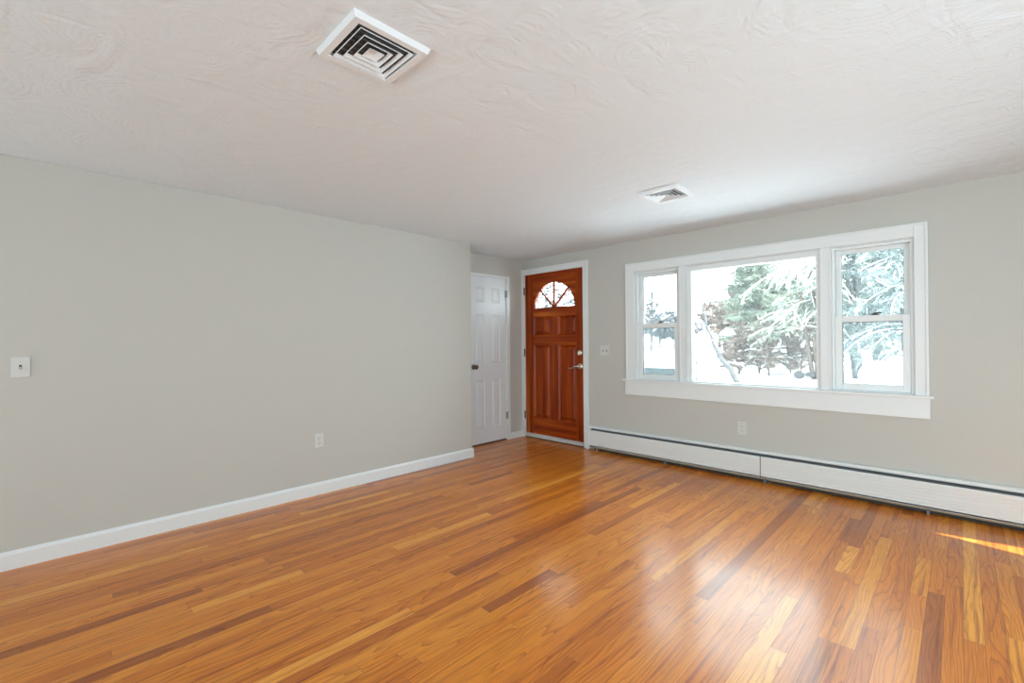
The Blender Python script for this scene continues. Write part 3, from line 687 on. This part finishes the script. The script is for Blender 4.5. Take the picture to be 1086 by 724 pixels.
# thicket of brown shrubs
TH = [(-2.3, 13.2, 1.1), (-1.75, 12.4, 1.3), (-1.25, 12.9, 1.7), (-.75, 12.2, 1.9), (-.35, 13.1, 2.0), (.05, 12.6, 1.8), (.35, 13.6, 2.2), (.75, 13.2, 2.0), (-1.5, 15, 1.8), (-2.6, 15.4, 1.6)]
LB = ['leftmost, low brown snowy shrub of the thicket behind the middle pane', 'low brown shrub beside the foot of the leaning trunk', 'second twiggy shrub right of the leaning trunk', 'tangled brown shrub in the centre of the thicket', 'tall twiggy shrub right of the thicket centre',
      'brown shrub just left of the dark rocks', 'tall brown shrub behind the twin trunk pine', 'rightmost brown shrub beside the twin trunk pine', 'taller brown shrub in the second row of the thicket', 'shrub of the second row in front of the grey shed']
for i, (x, y, h) in enumerate(TH):
    b = base(x, y); rnd = random.Random(40 + i)
    ts = [([b, (x + rnd.uniform(-.15, .15), y, b[2] + h * .5), (x + rnd.uniform(-.35, .35), y + rnd.uniform(-.2, .2), b[2] + h)], .022, .006) for _ in range(4)]
    tree('brown_shrub', LB[i], 'shrub', ts, 60 + i, 60, (b[2] + .15, b[2] + h * .95), .62, 38, .15, 7, (M['barkred'], M['twig'], M['twig']), 0.25, 9, (0, 360), .015, 'brown shrubs of the thicket', .8, .13)
# leaning trunk, sapling, bare trees
b = base(-.60, 9)
tree('leaning_tree', 'pale leaning trunk sweeping down to the snow at the left of the middle pane', 'tree',
     [([b, (-.86, 9, .42), (-1.15, 9, .80), (-1.36, 9, 1.22), (-1.52, 9, 1.7), (-1.62, 9, 2.3)], .085, .03)], 21, 12, (.3, 2.2), .6, 20, .4, 5, BR, .5, 0, (0, 360), .010, None, 1.0)
b = base(.24, 4)
tree('sapling', 'thin crooked dark sapling close to the left edge of the middle pane', 'tree',
     [([b, (.27, 4, .75), (.22, 4, 1.15), (.29, 4, 1.45), (.21, 4, 1.75), (.26, 4, 2.0), (.20, 4, 2.2), (.27, 4, 2.45), (.25, 4, 2.8)], .016, .008)], 22, 20, (.8, 2.6), .20, 20, .3, 3, BR, 0, 0, (0, 360), .007)
tree('bare_tree', 'bare grey tree rising behind the upper left sash window', 'tree',
     [(trk(-6.9, 16, 3.4, (.1, 0)), .08, .035)], 23, 40, (1.2, 3.4), 1.1, 55, -.1, 9, (M['bark'], M['bark'], M['twigg']), .1, 3, (0, 360), .028, None, 1, .16)
tree('bare_tree', 'snowy tree standing behind the left half of the fan window', 'tree',
     [(trk(-6.0, 7, 3.9, (.1, .1)), .09, .04)], 24, 40, (1.8, 3.9), 1.6, 4, .3, 9, FN, .5, 8, (0, 360), .018, None, .9)
tree('bare_tree', 'snowy tree standing behind the right half of the fan window', 'tree',
     [(trk(-4.9, 8, 4.1, (.1, .1)), .09, .04)], 25, 40, (1.9, 4.1), 1.6, 4, .3, 9, FN, .5, 14, (0, 360), .018, None, .9)
b = base(-2.78, 3.2)
tree('slender_tree', 'slim dark trunk crossing the left wedge of the fan window', 'tree', [(trk(-2.72, 3.0, 2.9), .022, .018)], 26, 6, (2.35, 2.7), .5, 40, .2, 3, BR, .6, 0, (0, 360), .006)
# distant tree line
k = 0
DL = ['far hazy bare tree, first from the left of the tree line', 'far hazy bare tree, second from the left', 'far hazy bare tree, third from the left', 'far hazy bare tree, fourth from the left', 'far hazy bare tree in the centre of the tree line', 'far hazy bare tree right of the centre of the tree line',
      'far hazy bare tree, fourth from the right', 'far hazy bare tree, third from the right', 'far hazy bare tree, second from the right', 'far hazy bare tree, rightmost of the tree line']
for i, x in enumerate((-24, -20.5, -17, -14, -11, -8.5, -6, -3.5, -1, 1.6)):
    y = 33 + (i * 7 % 5); h = (2.6, 3.2, 2.6, 2.2, 3.0, 4.2, 5.2, 5.6, 6, 6.5)[i]
    tree('bare_tree', DL[i], 'tree', [(trk(x, y, h), .13, .05)], 80 + i, 56, (1.2, h + .4), 3.0, 42, .0, 9, (M['barkred'], M['twig'] if i > 3 else M['twigg'], M['twig'] if i > 3 else M['twigg']), .10, 16, (0, 360), .06, 'far trees at the end of the yard', .8, .45)
# small grey shed
sh = empty('shed', (-4.8, 22, gz(-4.8, 22))); tag(sh, 'small grey shed with a pale front beyond the thicket', 'shed')
zb = gz(-4.8, 22) - .05
MB().box((-5.55, 21.6, zb), (-4.95, 23.2, 1.52)).build('side_wall', M['shed'], sh)
MB().box((-4.95, 21.6, zb), (-4.1, 23.2, 1.52)).build('front_wall', M['shedw'], sh)
MB().prism_u([(21.4, 1.50), (23.4, 1.50), (23.4, 1.60), (22.4, 1.95), (21.4, 1.60)], -5.7, -3.95).build('roof', M['snow'], sh, bevel=.04)
# pale low porch wall beside the front door
pw = empty('porch_wall', (.4, 1.6, gz(.4, 1.6))); tag(pw, 'low blue grey porch wall capped with snow, seen through the left sash window', 'wall')
zb = gz(.4, 1.6) - .05
MB().box((-.6, 1.52, zb), (1.16, 1.66, .86)).build('wall_body', M['porch'], pw, bevel=.01)
cp = MB()
n = 24
for i in range(n):
    x0 = -.62 + 1.80 * i / n; x1 = -.62 + 1.80 * (i + 1) / n
    h0 = .93 + .018 * math.sin(x0 * 5) - max(0, x0 - .95) * .35; h1 = .93 + .018 * math.sin(x1 * 5) - max(0, x1 - .95) * .35
    cp.add([(x0, 1.49, .855), (x1, 1.49, .855), (x1, 1.69, .855), (x0, 1.69, .855), (x0, 1.52, h0), (x1, 1.52, h1), (x1, 1.66, h1), (x0, 1.66, h0)],
           [(0, 3, 2, 1), (4, 5, 6, 7), (0, 1, 5, 4), (2, 3, 7, 6)] + ([(3, 0, 4, 7)] if i == 0 else []) + ([(1, 2, 6, 5)] if i == n - 1 else []))
cp.build('snow_cap', M['snow'], pw, merge=True)
# snow covered block, rocks, low bush, wire
def blob(name, c, s, seed, mat, label, cat, boxy=2.0, parts=()):
    bm = bmesh.new(); bmesh.ops.create_icosphere(bm, subdivisions=4, radius=1); rnd = random.Random(seed); ph = [rnd.uniform(0, 6) for _ in range(6)]
    for v in bm.verts:
        p = v.co.copy(); nrm = (abs(p.x) ** boxy + abs(p.y) ** boxy + abs(p.z) ** boxy) ** (1 / boxy); p /= nrm
        k = 1 + .05 * math.sin(p.x * 5 + ph[0]) * math.sin(p.y * 4 + ph[1]) + .04 * math.sin(p.z * 7 + ph[2] + p.x * 3)
        v.co = Vector((p.x * s[0] * k, p.y * s[1] * k, p.z * s[2] * k))
    me = bpy.data.meshes.new(name); bm.to_mesh(me); bm.free()
    for p in me.polygons: p.use_smooth = True
    me.materials.append(mat); o = bpy.data.objects.new(name, me); C.objects.link(o); o.location = c; tag(o, label, cat); return o
blob('snow_mound', (2.54, 8.4, .30), (.42, .40, .42), 3, M['snow'], 'boxy snow mound in the lower right sash window', 'snow mound', 5)
blob('rock', (.36, 11, gz(.36, 11) + .22), (.14, .12, .11), 4, M['rock'], 'dark rock lying left of the twin trunk pine', 'rock', 2.4)
blob('rock', (.64, 10.9, gz(.64, 10.9) + .25), (.12, .12, .07), 6, M['rock'], 'flatter dark rock right at the foot of the twin trunk pine', 'rock', 2.4)
b = base(-5.7, 14)
tree('bush', 'dark twiggy bush behind the lower left sash window', 'shrub', [(trk(-5.7 + .12 * q, 14, .9, (.1 * q, 0)), .02, .008) for q in (-2, -1, 0, 1, 2)], 31, 60, (b[2] + .3, b[2] + 1.2), .6, 30, .1, 7, (M['bark'], M['twigg']), .25, 0, (0, 360), .012)
blob('snow_bank', (-4.6, 11, .15), (1.9, .9, .62), 8, M['snow'], 'long snow bank in front of the dark bush', 'snow bank', 2.3)
wr_ = MB().tube([(-34, 28, 4.85), (-24, 28, 4.45), (-14, 28, 4.07), (-6, 28, 3.80), (2, 28, 3.9), (12, 28, 4.4)], .045, 6).build('utility_wire', M['bark']); tag(wr_, 'thin utility wire crossing behind the left panes', 'wire')
